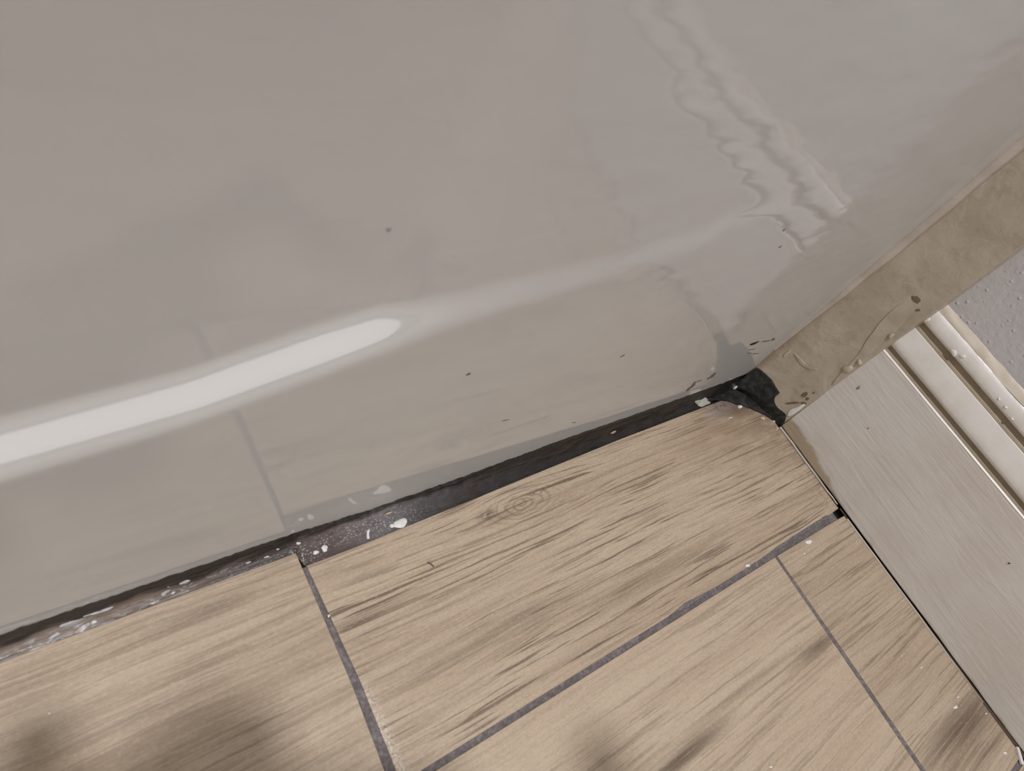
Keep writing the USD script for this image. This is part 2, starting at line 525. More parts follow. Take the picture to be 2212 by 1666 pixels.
Y_B0, Y_B1 = -0.0875, -0.0911                     # the long joint between the first two rows
EDGE_R = [(-0.4426, 0.0348), (-0.4026, 0.0351), (-0.3343, 0.0368), (-0.2514, 0.0391), (-0.1772, 0.0408), (-0.0022, 0.0425)]
tile([(-1.44, 0.0432), (-0.5846, 0.0433), (-0.4449, 0.0439), (-0.4457, -0.034), (-0.4487, Y_B0), (-1.44, Y_B0)],
     wood_tile('wood_tile_left', 3, 0.965, [(-0.50, 0.032, 0.05, 0.006, 0.5), (-0.53, -0.004, 0.06, 0.006, 0.35)], None, 0.7, None, 1.0, 0.35))
tile(EDGE_R + [(-0.0022, -0.0853), (-0.05, -0.0865), (-0.106, Y_B0 + 0.0006), (-0.4432, Y_B0), (-0.4413, -0.035)],
     wood_tile('wood_tile_knot', 11, 0.97, [(-0.35, -0.045, 0.10, 0.012, 0.5), (-0.24, -0.06, 0.10, 0.01, 0.3)], knot_stain_and_sheen, 1.1, (-0.2915, 0.0215, 0.09, 0.03), 0.7, 1.0))
Y2 = -0.3040
tile([(-1.11, Y_B1), (-0.1083, Y_B1), (-0.1090, -0.185), (-0.1098, Y2), (-1.11, Y2)],
     wood_tile('wood_tile_middle', 23, 0.985, [(-0.285, -0.158, 0.075, 0.010, 0.95), (-0.125, -0.158, 0.055, 0.007, 0.8), (-0.21, -0.150, 0.09, 0.005, 0.35)], None, 0.5, None, 0.45, 0.4))
tile([(-0.1052, Y_B1), (-0.02, -0.0920), (-0.0022, -0.0925), (-0.0022, Y2 + 0.006), (-0.008, Y2), (-0.1056, Y2), (-0.1046, -0.185)],
     wood_tile('wood_tile_right', 31, 0.95, [(-0.045, -0.262, 0.10, 0.020, 0.95), (-0.03, -0.285, 0.06, 0.008, 0.6)], None, 0.8, None, 0.5, 0.55))
spare = [wood_tile(f'wood_tile_plain_{c}', s, t) for c, s, t in (('a', 41, 1.0), ('b', 52, 0.98), ('c', 63, 0.99))]
k = 0
for row in range(2, 9):                            # the floor goes on behind the camera
    y1 = Y2 - 0.004 - (row - 2) * 0.213
    y0 = y1 - 0.209
    x = -0.443 + 0.335 * (row % 3) - 2.008
    while x < 1.62:
        a, b = max(x + 0.002, -1.68), min(x + 1.002, 1.68 if y1 < -0.73 else -0.0022)
        if b - a > 0.02:
            tile([(a, y1), (b, y1), (b, y0), (a, y0)], spare[k % 3])
            k += 1
        x += 1.004
for (xa, xb, ya, yb) in ((-1.68, -1.444, Y_B0, 0.0432), (-1.68, -1.114, Y2, Y_B1)):
    tile([(xa, ya), (xb, ya), (xb, yb), (xa, yb)], spare[k % 3])
    k += 1


def grout_strip(centre, wid, z=-0.0009, seed=0, name='grout_line'):
    """A joint filling along a line of (x, y) points with its width at each."""
    c = np.asarray(centre, float)
    s = np.concatenate([[0], np.cumsum(np.linalg.norm(np.diff(c, axis=0), axis=1))])
    n = max(8, int(s[-1] / 0.004))
    t = np.linspace(0, s[-1], n)
    pts = np.column_stack([np.interp(t, s, c[:, 0]), np.interp(t, s, c[:, 1])])
    ws = np.interp(t, s, np.broadcast_to(wid, (len(c),)))
    d = np.gradient(pts, axis=0)
    d /= np.linalg.norm(d, axis=1)[:, None]
    nr = np.column_stack([-d[:, 1], d[:, 0]])
    zz = z + 0.0005 * (meshkit.fbm(np.column_stack([t * 220, np.full(n, seed), np.zeros(n)]), 3) - 0.5)
    prof = [(-0.5, -0.006), (-0.5, 0.0), (-0.25, -0.0002), (0.25, -0.0002), (0.5, 0.0), (0.5, -0.006)]
    rings = []
    for a, w in enumerate(ws):
        rings.append(np.array([[pts[a, 0] + nr[a, 0] * u * w, pts[a, 1] + nr[a, 1] * u * w, (zz[a] + v if v > -0.003 else v)] for u, v in prof]))
    return obj(name, ring_loft(rings), M_GROUT, floor, smooth=30)


grout_strip([(-1.68, -0.0893), (-0.30, -0.0893), (-0.2, -0.0891), (-0.10, -0.0889), (-0.012, -0.0888)], [0.0046, 0.0046, 0.005, 0.0058, 0.0078], seed=1)
grout_strip([(-0.4438, 0.0345), (-0.4436, 0.02), (-0.4434, -0.034), (-0.4459, -0.0868)], [0.003, 0.0042, 0.0048, 0.0062], seed=2)
grout_strip([(-0.1067, -0.0915), (-0.1068, -0.185), (-0.1077, -0.303)], [0.0042, 0.0052, 0.005], seed=3, z=-0.0007)
grout_strip([(-1.68, -0.306), (-0.004, -0.306)], 0.006, seed=4)
# the filling of the long joint was smeared over the tile edge towards the wall
for pts, w in (([(-0.232, -0.0872), (-0.215, -0.0868), (-0.19, -0.0871)], [0.0008, 0.0042, 0.0012]), ([(-0.12, -0.0870), (-0.10, -0.0866), (-0.05, -0.0862), (-0.022, -0.0860)], [0.0012, 0.0034, 0.0036, 0.003])):
    c = np.array(pts)
    rings = []
    tt = np.linspace(0, 1, 24)
    px, py = np.interp(tt, np.linspace(0, 1, len(c)), c[:, 0]), np.interp(tt, np.linspace(0, 1, len(c)), c[:, 1])
    ww = np.interp(tt, np.linspace(0, 1, len(w)), w) * (0.8 + 0.4 * meshkit.noise(np.column_stack([tt * 14, tt * 0, tt * 0])))
    for a in range(24):
        rings.append(np.array([[px[a], py[a] + ww[a] * u, v] for u, v in ((-0.5, -0.001), (-0.35, 0.00015), (0.35, 0.00015), (0.5, -0.0006))]))
    obj('grout_smear', ring_loft(rings), M_GROUT, floor, smooth=30)
obj('screed', box(-1.70, 0.10, -0.72, 0.30, -0.030, -0.0075), M_DARK, floor)
obj('screed', box(-1.70, 1.70, -2.22, -0.7201, -0.030, -0.0075), M_DARK, floor)
obj('grout_bed', box(-1.70, 0.0, -0.72, -0.3095, -0.0074, -0.0013), M_GROUT, floor)
obj('grout_bed', box(-1.70, 1.70, -2.22, -0.7201, -0.0074, -0.0013), M_GROUT, floor)

# ------------------------------------------------------------------ setting: walls and ceiling
obj('wall_right', box(WALL_X, 0.14, -0.72, 0.30, -0.008, 2.40), M_PLASTER, kind='structure')
obj('wall_left', box(-1.80, -1.70, -2.22, 0.30, -0.03, 2.40), M_ROOM, kind='structure')
obj('wall_far_right', box(1.70, 1.80, -2.22, -0.72, -0.03, 2.40), M_ROOM, kind='structure')
obj('wall_return', box(0.1401, 1.80, -0.7199, -0.62, -0.008, 2.40), M_ROOM, kind='structure')
obj('ceiling', box(-1.80, 1.80, -2.32, 1.0, 2.4001, 2.46), M_WALLBACK, kind='structure')
obj('wall_beyond', box(-1.80, 0.14, 0.95, 1.0, 0.0, 2.40), M_ROOM, kind='structure')
back = holder('wall_back', kind='structure')
x0, x1, z0, z1 = WIN[0] - WIN_W / 2 - 0.03, WIN[0] + WIN_W / 2 + 0.03, WIN[2] - WIN_H / 2 - 0.03, WIN[2] + WIN_H / 2 + 0.03
for args in ((-1.80, x0, -2.32, -2.22, -0.03, 2.40), (x1, 1.80, -2.32, -2.22, -0.03, 2.40), (x0, x1, -2.32, -2.22, -0.03, z0), (x0, x1, -2.32, -2.22, z1, 2.40)):
    obj('wall_section', box(*args), M_WALLBACK, back)
win = holder('added_window_1', kind='structure')  # added window, sized and placed for its reflection in the panel's ridge
for args in ((x0, x0 + 0.05, -2.27, -2.20, z0, z1), (x1 - 0.05, x1, -2.27, -2.20, z0, z1), (x0 + 0.05, x1 - 0.05, -2.27, -2.20, z0, z0 + 0.05), (x0 + 0.05, x1 - 0.05, -2.27, -2.20, z1 - 0.05, z1)):
    obj('frame', box(*args), M_WHITE, win)
obj('pane', box(x0 + 0.05, x1 - 0.05, -2.24, -2.23, z0 + 0.05, z1 - 0.05), M_ROOM, win)

lamp = holder('ceiling_lamp', label='round white ceiling lamp above the tiled floor', category='lamp')
a = np.linspace(0, 2 * np.pi, 40, endpoint=False)
circ = lambda r, z: np.column_stack([LAMP[0] + r * np.cos(a), LAMP[1] + r * np.sin(a), np.full(40, z)])
obj('housing', ring_loft([circ(0.075, 2.3995), circ(0.08, 2.38), circ(0.075, 2.357), circ(0.062, 2.355)]), M_WHITE, lamp)

# ------------------------------------------------------------------ the glossy white panel
YP = 0.0510
RX = np.array([-0.75, -0.5716, -0.5156, -0.4451, -0.4202, -0.3496, -0.2896, -0.274, -0.2461, -0.10, 0.02])
RZ = np.array([0.145, 0.1609, 0.1690, 0.1905, 0.1980, 0.2110, 0.2230, 0.2345, 0.2400, 0.248, 0.250])
AX = np.array([-0.75, -0.50, -0.470, -0.450, -0.437, -0.42, -0.38, -0.33, -0.274, -0.246, -0.20, -0.10, 0.02])
AA = np.array([0.0107, 0.0107, 0.0105, 0.0096, 0.0064, 0.0040, 0.0025, 0.0019, 0.0016, 0.0010, 0.0003, 0.0, 0.0])
RWID = 0.0120


def panel_y(x, z):
    zr = np.interp(x, RX, RZ)
    A = np.interp(x, AX, AA)
    t = np.clip((z - zr) / RWID, -1, 1)
    t = np.clip((t + 1) / 2, 0, 1)
    k = 0.42                                           # share of the width that is fillet, at each end
    ramp = np.where(t < k, t ** 2 / (2 * k), np.where(t > 1 - k, (1 - k) - (1 - t) ** 2 / (2 * k), t - k / 2)) / (1 - k)
    y = YP + A * ramp
    q = np.stack([x * 26, z * 74, np.zeros_like(x)], -1)
    calm = np.interp(x, [-0.50, -0.42, -0.36], [0.25, 0.4, 1.0]) * np.clip((z - 0.05) / 0.15, 0.15, 1)
    y = y + 0.00066 * (meshkit.fbm(q + 3.3, 3, 4) - 0.5) * calm
    return y


ZB = 0.004


def edge_x(z):                                   # the line where the panel meets the post
    return -0.0217 + (z - 0.0254) * 0.0600


nx, nz = 300, 260
zs = np.concatenate([np.linspace(ZB, 0.02, 12), np.linspace(0.022, 0.45, nz), np.linspace(0.46, 0.56, 12)])
front = np.zeros((nx, len(zs), 3))
for j, z in enumerate(zs):
    xs = np.interp(np.linspace(0, 1, nx), [0, 0.25, 1], [-1.45, -0.72, edge_x(z) + 0.004])
    front[:, j] = np.column_stack([xs, panel_y(xs, np.full(nx, z)), np.full(nx, z)])
panel = holder('bath_panel', label='glossy off-white side panel with a soft sloping ridge, mirroring the wood-look floor', category='panel')
pf = grid_mesh(front)
backg = front.copy()
backg[..., 1] = 0.088
bk = grid_mesh(backg[:, ::-1])
i = np.arange(nx * len(zs)).reshape(nx, len(zs))
loop = np.concatenate([i[:, 0], i[-1, 1:], i[-2::-1, -1], i[0, -2:0:-1]])
V = np.vstack([front.reshape(-1, 3), backg.reshape(-1, 3)])
N = nx * len(zs)
F = [pf.faces, pf.faces[:, ::-1] + N]
l2 = np.roll(loop, -1)
F.append(np.vstack([np.column_stack([loop, loop + N, l2 + N]), np.column_stack([loop, l2 + N, l2])]))
pm = trimesh.Trimesh(V, np.vstack(F), process=False)
if pm.volume < 0:
    pm.invert()
obj('sheet', pm, M_PANEL, panel, smooth=50)

on_panel = lambda px: (lambda p: np.array([p[0], float(panel_y(np.array([p[0]]), np.array([p[2]]))[0]), p[2]]))(hit(px, 1, YP))


def panel_mark(name, outline, mat, thick=0.00012):
    obj(name, daub(outline, on_panel, (0, -1, 0), thick, rings=(1.0, 0.6), sink=0.0003), mat, panel, smooth=60)


for cx, cy, rx, ry, an, mt in ((1497, 832, 11, 2.6, -48, M_STAIN), (1487, 841, 7, 2.2, -40, M_STAIN), (1540, 811, 8, 3, -35, M_STAIN), (1531, 817, 5, 1.6, -30, M_STAIN), (1510, 823, 6, 1.0, -20, M_STAIN),
                              (1629, 742, 10, 2.2, -25, M_DARK), (1654, 737, 9, 1.4, -12, M_STAIN), (1670, 733, 5, 2.0, -30, M_STAIN), (1624, 755, 6, 0.9, -8, M_STAIN), (1632, 764, 9, 0.8, -4, M_STAIN),
                              (1619, 763, 6, 0.8, -8, M_STAIN), (1012, 808, 5, 2.4, -20, M_STAIN), (1693, 497, 4, 1.4, -35, M_STAIN), (1685, 533, 4, 1.3, -30, M_STAIN), (1092, 908, 8, 1.0, -14, M_STAIN),
                              (1240, 913, 4, 1, -15, M_STAIN), (1345, 769, 7, 1, -30, M_STAIN), (869, 545, 7, 4, 0, M_HAZE)):
    panel_mark('chip', ellipse_px(cx, cy, rx, ry, an, 14, 0.18, int(cx)), mt)

# ------------------------------------------------------------------ setting: corner post
post = holder('trim_1', kind='structure')
ZT = 1.2
zz = np.concatenate([np.linspace(-0.007, 0.36, 90), np.linspace(0.38, ZT, 12)])


def post_ring(z, seed=0):
    yr = -0.010 * max(z, 0)
    ex = edge_x(max(z, 0))
    pts = [(WALL_X, yr), (0.0010, yr), (0.0, yr + 0.0010)]
    for t in np.linspace(0.08, 1, 12):
        n = 0.0016 * (meshkit.fbm(np.array([[t * 2.2, z * 26, seed]]), 3)[0] - 0.5) * math.sin(math.pi * t)
        pts.append((0.0 + (ex - 0.0) * t + n, yr + 0.001 + (YP + 0.004 - yr - 0.001) * t))
    pts += [(WALL_X, YP + 0.004)]
    return np.array([[x, y, z] for x, y in pts])


obj('post_board', ring_loft([post_ring(z) for z in zz]), M_POST, post, smooth=40)
# bead of filler in the angle between panel and post: broad high up, thinning out near the floor
zc = np.linspace(0.055, 0.56, 110)
rings = []
for z in zc:
    w = np.interp(z, [0.055, 0.09, 0.13, 0.2, 0.56], [0.0008, 0.0020, 0.0046, 0.0060, 0.0065]) * (0.9 + 0.2 * meshkit.noise(np.array([[z * 40, 0, 0]]))[0])
    ex = edge_x(z)
    yy = YP + 0.0
    rings.append(np.array([[ex + 0.004, yy + 0.002, z], [ex - w * 0.55, yy + 0.001, z], [ex - w * 0.60, yy - w * 0.25, z], [ex - w * 0.18, yy - w * 0.72, z], [ex + w * 0.15, yy - w * 1.02, z], [ex + 0.004, yy - w * 0.6, z]]))
obj('filler_bead', ring_loft(rings), M_FILLER, post, smooth=50)


def on_post(px):
    """The point of the post's face seen at px."""
    d = ray(px)
    z = 0.05
    for _ in range(8):
        ex, yr = edge_x(max(z, 0)), -0.010 * max(z, 0)
        nrm = np.array([YP + 0.004 - yr, -(ex - 0.0), 0.0])
        p0 = np.array([0.0, yr, 0.0])
        t = ((p0 - CAM) @ nrm) / (d @ nrm)
        z = (CAM + t * d)[2]
    return CAM + t * d


NPOST = np.array([-1.0, -0.30, 0.0]) / np.linalg.norm([1.0, 0.30])


def post_daub(name, outline, mat, thick, **kw):
    obj(name, daub(outline, on_post, NPOST, thick, sink=0.0008, **kw), mat, post, smooth=50)


# transparent sealant dragged along the baseboard's end, with three blobs
post_daub('sealant_smear', smooth_outline([(1790, 838), (1815, 806), (1850, 772), (1872, 735), (1905, 690), (1940, 655), (1962, 648), (1975, 668), (1950, 700), (1915, 735), (1870, 772), (1830, 815)], 44, 1.2), M_SILICONE, 0.0004)
post_daub('sealant_blob', ellipse_px(1831, 797, 13, 7, -20, seed=4), M_SILICONE, 0.0022)
post_daub('sealant_blob', ellipse_px(1856, 783, 7, 6, -20, seed=5), M_SILICONE, 0.0022)
post_daub('sealant_blob', ellipse_px(1924, 726, 8, 5, -20, seed=6), M_SILICONE, 0.0022)
post_daub('stain', ellipse_px(1979, 647, 11, 6, 40, seed=7), M_STAIN, 0.00025)
post_daub('stain', ellipse_px(1983, 670, 5, 3, 0, seed=8), M_STAIN, 0.0002)
post_daub('stain', ellipse_px(1738, 853, 8, 4, -35, seed=9), M_STAIN, 0.0002)
post_daub('stain', ellipse_px(1744, 862, 4, 3, -35, seed=10), M_STAIN, 0.0002)
post_daub('stain', ellipse_px(1758, 849, 2.4, 1.6, -45, seed=11), M_STAIN, 0.0002)
post_daub('stain', ellipse_px(1712, 871, 14, 2.0, -4, seed=12), M_STAIN, 0.0002)
post_daub('stain', ellipse_px(1736, 871, 7, 2.0, 8, seed=13), M_STAIN, 0.0002)
post_daub('paint_dab', smooth_outline([(1701, 890), (1708, 884), (1722, 880), (1735, 872), (1742, 872), (1730, 884), (1712, 897), (1700, 902)], 26), M_PAINT, 0.0009)
post_daub('ridge_of_filler', smooth_outline([(1690, 768), (1700, 760), (1709, 754), (1708, 760), (1698, 768), (1692, 775)], 20), M_SILICONE, 0.0007)
post_daub('ridge_of_filler', smooth_outline([(1712, 760), (1722, 766), (1735, 782), (1752, 794), (1768, 797), (1764, 800), (1748, 800), (1730, 790), (1718, 774)], 30), M_POST, 0.0008)

# ------------------------------------------------------------------ setting: baseboard on the right wall
bb = holder('baseboard_right', kind='structure')
YE = -0.715
XB = WALL_X - 0.0002
yend = -0.0006
obj('board', extrude_y([(XB, 0.0008), (0.0008, 0.0008), (0.0, 0.0022), (0.0016, 0.045), (0.0036, 0.1140), (0.0042, 0.1160), (XB, 0.1160)], YE, yend, 0.0006, 120, 1), M_BOARD, bb, smooth=35)
obj('lip', extrude_y([(0.0040, 0.1158), (0.0038, 0.1163), (0.0044, 0.1171), (0.0056, 0.1172), (0.0060, 0.1158)], YE, yend, 0.0003, 120, 2), M_WHITE, bb, smooth=60)
obj('groove', extrude_y([(XB, 0.1159), (0.0060, 0.1160), (0.0095, 0.1164), (0.0112, 0.1178), (0.0112, 0.1196), (0.0104, 0.1210), (0.0112, 0.1230), (XB, 0.1230)], YE, yend, 0.0003, 60, 3), M_BEIGE, bb, smooth=60)
obj('bead_strip', extrude_y([(XB, 0.1206), (0.0106, 0.1206), (0.0088, 0.1222), (0.0078, 0.1250), (0.0082, 0.1290), (0.0094, 0.1370), (0.0106, 0.1434), (0.0109, 0.1438), (0.0120, 0.1440), (XB, 0.1440)], YE, yend, 0.0004, 120, 4), M_WHITE, bb, smooth=40)
obj('groove', extrude_y([(XB, 0.1438), (0.0110, 0.1440), (0.0140, 0.1446), (0.0152, 0.1462), (0.0152, 0.1500), (XB, 0.1500)], YE, yend, 0.0003, 60, 5), M_BEIGE, bb, smooth=60)
# a run of gloss paint and a few dried drips on the two strips
on_strip = lambda px: hit(px, 0, 0.0122)
for cx, cy, rx, ry, an in ((2060, 762, 9, 6, 40), (2079, 770, 7, 4, 20), (2000, 690, 9, 6, 30), (2172, 880, 4, 3, 40), (2186, 905, 4, 2.4, 45), (2158, 862, 3, 2, 40)):
    obj('paint_drip', daub(ellipse_px(cx, cy, rx, ry, an, 16, 0.16, int(cx)), on_strip, (-1, 0, 0.2), 0.0011, sink=0.0012), M_WHITE, bb, smooth=60)
obj('ridge_strip', extrude_y([(XB, 0.1496), (0.0150, 0.1498), (0.0130, 0.1506), (0.0120, 0.1530), (0.0122, 0.1570), (0.0130, 0.1610), (0.0143, 0.1640), (XB, 0.1645)], YE, yend, 0.0005, 120, 6), M_WHITE, bb, smooth=60)
obj('caulk_line', extrude_y([(WALL_X + 0.0004, 0.1635), (0.0142, 0.1638), (0.0146, 0.1655), (0.0158, 0.1680), (0.0168, 0.1700), (WALL_X + 0.0004, 0.1712)], YE, yend, 0.0020, 200, 7), M_CAPCAULK, bb, smooth=60)
on_board = lambda px: hit(px, 0, 0.0030)
for cx, cy, rx, ry, an, mt in ((1855, 838, 6, 4, -20, M_HAZE), (1975, 1182, 2, 9, 20, M_STAIN), (2048, 1357, 3, 1.5, 0, M_STAIN), (2180, 1217, 2.5, 2, 0, M_BROWN), (1714, 822, 2, 2, 0, M_STAIN), (1876, 925, 5, 2, -30, M_HAZE), (1838, 1000, 4, 1.6, -30, M_STAIN)):
    obj('paint_chip', daub(ellipse_px(cx, cy, rx, ry, an, 14, 0.18, int(cx)), on_board, (-1, 0, 0), 0.0010, rings=(1.0, 0.6), sink=0.003), mt, bb, smooth=60)
# thin strip of filler along the floor: lifted near the hole in the joint, pressed in further on
ys = np.linspace(-0.001, -0.082, 40)
pts = np.column_stack([-0.0016 - 0.0012 * np.exp(-((ys + 0.072) / 0.014) ** 2) + 0.0006 * (meshkit.noise(np.column_stack([ys * 160, ys * 0, ys * 0])) - 0.5), ys, 0.0006 + 0.0008 * np.exp(-((ys + 0.075) / 0.012) ** 2)])
obj('floor_caulk', tube(pts, np.interp(ys, [-0.082, -0.06, 0], [0.0006, 0.0011, 0.0013])), M_FILLER, bb, smooth=60)
ys = np.linspace(-0.096, -0.262, 60)
pts = np.column_stack([-0.0022 + 0.0005 * (meshkit.noise(np.column_stack([ys * 90, ys * 0, ys * 0])) - 0.5), ys, 0.0001 + 0 * ys])
obj('floor_caulk', tube(pts, np.interp(ys, [-0.262, -0.2, -0.15, -0.096], [0.0004, 0.0009, 0.0008, 0.0010])), M_FILLER, bb, smooth=60)
ys = np.linspace(-0.086, -0.715, 40)
obj('floor_gap', tube(np.column_stack([-0.0004 + 0 * ys, ys, -0.0006 + 0 * ys]), np.interp(ys, [-0.715, -0.3, -0.2, -0.086], [0.0012, 0.0015, 0.0010, 0.0007])), M_BROWN, bb)

# ------------------------------------------------------------------ mouldy sealant between panel and floor
sealant = holder('sealant_joint', label='mouldy black and taupe sealant joint along the foot of the glossy panel', category='sealant')
CX = np.array([-0.80, -0.582, -0.5038, -0.4447, -0.415, -0.3966, -0.3292, -0.28, -0.2503, -0.151, -0.0549, 0.0])
CZ = np.array([0.0128, 0.0128, 0.0126, 0.0122, 0.0092, 0.0075, 0.0085, 0.0115, 0.0132, 0.0140, 0.0160, 0.0225])
TX = np.array([-1.45, -0.446, -0.4440, -0.4426, -0.4026, -0.3343, -0.2514, -0.1772, 0.0])
TY = np.array([0.0432, 0.0438, 0.0400, 0.0347, 0.0350, 0.0367, 0.0390, 0.0407, 0.0424])


def bead_z(x, v):
    zc_ = np.interp(x, CX, CZ)
    q = np.stack([x * 120, v * 3.0, np.zeros_like(x)], -1)
    lump = (meshkit.fbm(q, 4, 3) - 0.5) * 0.0016 * np.sin(np.pi * np.clip(v, 0, 1)) ** 0.5
    fringe = (meshkit.fbm(np.stack([x * 420, 0 * x, 0 * x], -1), 3, 8) - 0.5) * 0.0030 * v ** 6
    return -0.0016 + (zc_ + 0.0016) * v ** 3.0 + lump + fringe


nb = 620
xs = np.concatenate([np.linspace(-1.44, -0.72, 60), np.linspace(-0.715, -0.004, nb)])
vs = np.linspace(0, 1, 22)
P = np.zeros((len(xs), len(vs) + 2, 3))
yt = np.interp(xs, TX, TY) - 0.0004
for j, v in enumerate(vs):
    P[:, j] = np.column_stack([xs, yt + (YP - 0.00030 - yt) * (1 - (1 - v) ** 1.0), bead_z(xs, np.full(len(xs), v))])
P[:, -2] = np.column_stack([xs, np.full(len(xs), YP - 0.00025), P[:, len(vs) - 1, 2] - 0.0006])
P[:, -1] = np.column_stack([xs, np.full(len(xs), YP - 0.00025), np.full(len(xs), -0.007)])
# close it into a solid strip
first = P[:, :1].copy()
first[..., 2] = -0.007
P = np.concatenate([first, P], 1)
obj('bead', ring_loft(list(P)), M_BEAD, sealant, smooth=60)


def on_bead(px):
    p = hit(px, 2, 0.0008)
    yt_ = np.interp(p[0], TX, TY) - 0.0004
    v = np.clip((p[1] - yt_) / (YP - yt_), 0, 1)
    z = float(bead_z(np.array([p[0]]), np.array([v]))[0])
    p = hit(px, 2, min(max(z, -0.001), 0.004))
    return p


on_floor = lambda px: hit(px, 2, 0.0)
UP = np.array([0, -0.25, 1.0]) / math.hypot(1, 0.25)


def spot(outline, mat=None, thick=0.0010, name='paint_spot', **kw):
    obj(name, daub(outline, on_bead, UP, thick, sink=0.0008, **kw), mat or M_PAINT, sealant, smooth=50)


for q, (cx, cy, rx, ry, an) in enumerate(((645, 1173, 5, 4, -15), (701, 1185, 7.5, 7, 0), (682, 1194, 6, 5, -10), (865, 1131, 17, 9, -14), (848, 1136, 6, 5, 0), (203, 1344, 6, 4, -25), (374, 1281, 5, 2.6, -20),
                                        (1254, 952, 4, 3, 0), (1587, 837, 3.2, 4, 0), (1593, 869, 3.4, 2.2, 0), (1596, 880, 4.4, 4, 20), (1609, 847, 3, 3, 0), (1575, 904, 3, 1.6, 0), (536, 1216, 6, 2, -14), (576, 1204, 7, 2, -20), (600, 1187, 3, 2, 0))):
    spot(ellipse_px(cx, cy, rx, ry, an, 18, 0.12, q + 20), thick=0.0034 if cx > 1560 else 0.0009)
spot(smooth_outline([(793, 1166), (791, 1158), (792, 1150), (791, 1146), (797, 1143), (801, 1145), (797, 1149), (797, 1158), (799, 1165)], 22), thick=0.0007)
spot(smooth_outline([(1495, 858), (1500, 867), (1506, 876), (1515, 881), (1528, 874), (1537, 872), (1530, 864), (1524, 858), (1510, 855)], 30), plain('grey_green_paint', lin(168, 170, 160), 0.5), 0.0012)
spot(smooth_outline([(830, 1112), (838, 1107), (850, 1104), (846, 1108), (836, 1113)], 16), M_CRUMB, 0.0006, 'torn_edge')
spot(smooth_outline([(1318, 936), (1326, 931), (1332, 930), (1328, 936), (1320, 938)], 16), M_CRUMB, 0.0006, 'torn_edge')
for pts in ([(160, 1327), (178, 1318), (190, 1318), (205, 1319), (225, 1312), (250, 1308), (240, 1317), (215, 1325), (190, 1330), (175, 1336)], [(125, 1355), (140, 1345), (165, 1340), (190, 1333), (170, 1346), (150, 1357)],
            [(98, 1381), (112, 1372), (128, 1362), (137, 1366), (122, 1376), (108, 1382)], [(325, 1268), (345, 1264), (362, 1263), (368, 1270), (360, 1268), (345, 1268)], [(343, 1285), (352, 1280), (366, 1273), (372, 1278), (362, 1283), (350, 1291)],
            [(385, 1262), (398, 1255), (412, 1252), (408, 1259), (392, 1264)]):
    spot(smooth_outline(pts, 30, 0.6), plain('blue_white_paint', lin(178, 180, 186), 0.35) if 'bw' not in globals() else bw, 0.00035, 'paint_smear')
    bw = '/World/Looks/blue_white_paint'
# the corner, where the mould has run out over the tile and up the post
obj('mould_patch', daub(smooth_outline([(1500, 858), (1531, 842), (1576, 826), (1622, 802), (1650, 812), (1668, 850), (1672, 880), (1690, 900), (1686, 918), (1676, 913), (1657, 898), (1630, 886), (1603, 876), (1572, 866), (1551, 864), (1530, 868)], 60, 1.0),
                        lambda px: np.minimum(hit(px, 2, 0.0008), [9, 0.0495, 9]), (0, -0.1, 1), 0.0022, sink=0.002, lumps=0.0012), M_MOULD, sealant, smooth=60)
obj('mould_patch', daub(smooth_outline([(1560, 800), (1606, 790), (1622, 790), (1634, 793), (1646, 800), (1664, 817), (1673, 831), (1676, 838), (1688, 850), (1671, 856), (1673, 872), (1680, 884), (1698, 893), (1702, 897), (1694, 914), (1686, 928), (1655, 905), (1612, 868), (1575, 830)], 60, 0.8),
                        lambda px: np.minimum(on_post(px), [9, 0.0495, 9]), NPOST, 0.0012, sink=0.0012, lumps=0.0006), M_MOULD, sealant, smooth=60)
for q, (cx, cy, rx, ry, an) in enumerate(((1655, 893, 6, 3, 30), (1663, 899, 7, 4, 20), (1672, 910, 5, 3, 60), (1648, 904, 5, 3, 40), (1687, 898, 5, 4, 30), (1678, 926, 3, 5, 20))):
    obj('crumb', daub(ellipse_px(cx, cy, rx, ry, an, 16, 0.2, q + 60), on_floor, (0, 0, 1), 0.0016, sink=0.0004, lumps=0.0008, seed=q), M_CRUMB, sealant, smooth=60)

# ------------------------------------------------------------------ loose bits lying about
FLECKS = [  # px x, y, radii, angle, label
    (1747, 1171, 6.5, 5, 0, 'largest round white paint fleck, on the narrow right tile beside the grout line'),
    (1615, 1222, 4.5, 4, 0, 'white paint fleck sitting on the long grey grout line'),
    (2064, 1528, 4.5, 4, 20, 'white paint fleck at the edge of the dark brown grain patch on the right tile'),
    (2171, 1627, 4, 3, 0, 'white paint fleck nearest the white stick in the bottom right corner'),
    (1665, 1657, 3, 3, 0, 'white paint fleck on the middle tile at the bottom edge of the picture'),
    (1990, 1442, 2.6, 2.2, 0, 'tiny white paint speck on the right tile, alone above the dark grain patch'),
    (2069, 1506, 2.6, 2, 0, 'tiny white speck just above the fleck on the dark grain patch'),
    (710, 1331, 3.2, 3, 0, 'white speck in the grout joint between the left tile and the knotted tile'),
    (1737, 1196, 2, 2, 0, 'tiny white speck just below the largest round white fleck'),
    (106, 1541, 3.4, 2.4, 0, 'white speck on the left tile near the left edge of the picture'),
    (2130, 1542, 2.4, 1.6, 0, 'tiny white speck between the dark grain patch and the baseboard'),
]
for q, (cx, cy, rx, ry, an, lab) in enumerate(FLECKS):
    obj('paint_fleck', daub(ellipse_px(cx, cy, rx, ry, an, 16, 0.14, q + 90), on_floor, (0, 0, 1), 0.0008, sink=0.0001), M_PAINT, smooth=60, label=lab, category='paint fleck')
p0, p1 = on_floor((2195, 1615)), on_floor((2206, 1652))
d = p1 - p0
s = np.array([d[1], -d[0], 0]) / np.linalg.norm(d) * 0.0012
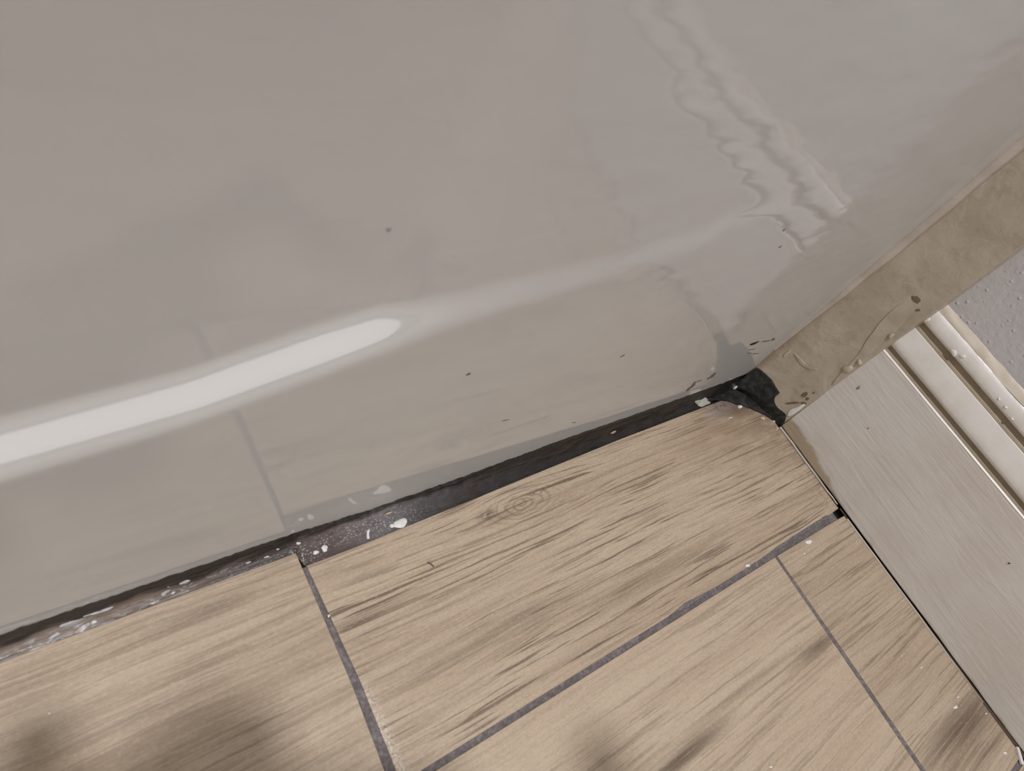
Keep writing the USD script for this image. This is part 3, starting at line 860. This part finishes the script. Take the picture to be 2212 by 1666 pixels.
stick = ring_loft([np.array([p0 - s, p0 + s, p1 + s * 1.2, p1 - s * 1.2]) + [0, 0, h] for h in (0.0001, 0.0016)])
obj('paint_stick', stick, M_PAINT, smooth=30, label='short flat white stick lying by the baseboard in the bottom right corner', category='stick')
a0, a1, a2 = on_floor((923, 1215)), on_floor((930, 1219)), on_floor((937, 1225))
obj('splinter', tube([a0 + [0, 0, 0.0004], a1 + [0, 0, 0.0007], a2 + [0, 0, 0.0004]], 0.0004), M_SPLINTER, smooth=60, label='tiny dark splinter lying on the knotted tile below the sealant joint', category='splinter')

# ------------------------------------------------------------------ the phone that takes the picture, in an added clamp stand shaped to cast fingertip shadows on the left tile
import shapely.geometry as sg
to_world = np.eye(4)
to_world[:3, 0], to_world[:3, 1], to_world[:3, 2], to_world[:3, 3] = RC[0], -RC[1], -RC[2], CAM


def slab(u0, u1, v0, v1, w0, w1, r):
    """A rounded plate in the phone's own frame: u along it, v up, w away from the view."""
    m = trimesh.creation.extrude_polygon(sg.box(u0 + r, v0 + r, u1 - r, v1 - r).buffer(r, 6), w1 - w0, engine='earcut')
    m.apply_translation([0, 0, w0])
    m.apply_transform(to_world)
    return m


M_PHONE = plain('phone_black', lin(34, 35, 38), 0.3)
M_RUBBER = plain('rubber_grey', lin(58, 58, 60), 0.7)
phone = holder('phone', label='dark phone gripped by the added clamp stand', category='phone')
obj('body', slab(-0.014, 0.146, -0.064, 0.012, 0.003, 0.0105, 0.010), M_PHONE, phone)
obj('screen', slab(-0.011, 0.143, -0.061, 0.009, 0.0106, 0.0111, 0.008), M_DARK, phone)
stand = holder('added_stand', label='added grey clamp stand holding the phone, its rubber fingers shaped to cast fingertip shadows', category='stand')
obj('back_bar', slab(-0.030, 0.238, -0.050, -0.015, 0.0125, 0.0205, 0.008), M_RUBBER, stand)
for u0, u1, top in ((-0.028, -0.006, 0.044), (0.018, 0.044, 0.038), (0.036, 0.074, 0.050), (0.212, 0.236, 0.042)):
    obj('shadow_finger', slab(u0, u1, -0.045, top, 0.0208, 0.034, 0.011), M_RUBBER, stand)
w3 = lambda u, v, w: (to_world @ np.array([u, v, w, 1.0]))[:3]
foot = np.array([-1.05, -0.42, 0.0])
p0, p1 = w3(-0.026, -0.033, 0.020), w3(-0.10, -0.04, 0.05)
tt = np.linspace(0, 1, 24)[:, None]
neck = (1 - tt) ** 3 * p0 + 3 * (1 - tt) ** 2 * tt * p1 + 3 * (1 - tt) * tt ** 2 * (foot + [0.02, 0.1, 0.30]) + tt ** 3 * (foot + [0, 0, 0.02])
obj('neck', tube(neck, 0.008, 12), M_RUBBER, stand, smooth=60)
ca = np.linspace(0, 2 * np.pi, 36, endpoint=False)
disc = lambda r, z: np.column_stack([foot[0] + r * np.cos(ca), foot[1] + r * np.sin(ca), np.full(36, z)])
obj('base', ring_loft([disc(0.085, 0.0), disc(0.088, 0.006), disc(0.08, 0.016), disc(0.02, 0.024)]), M_RUBBER, stand, smooth=40)
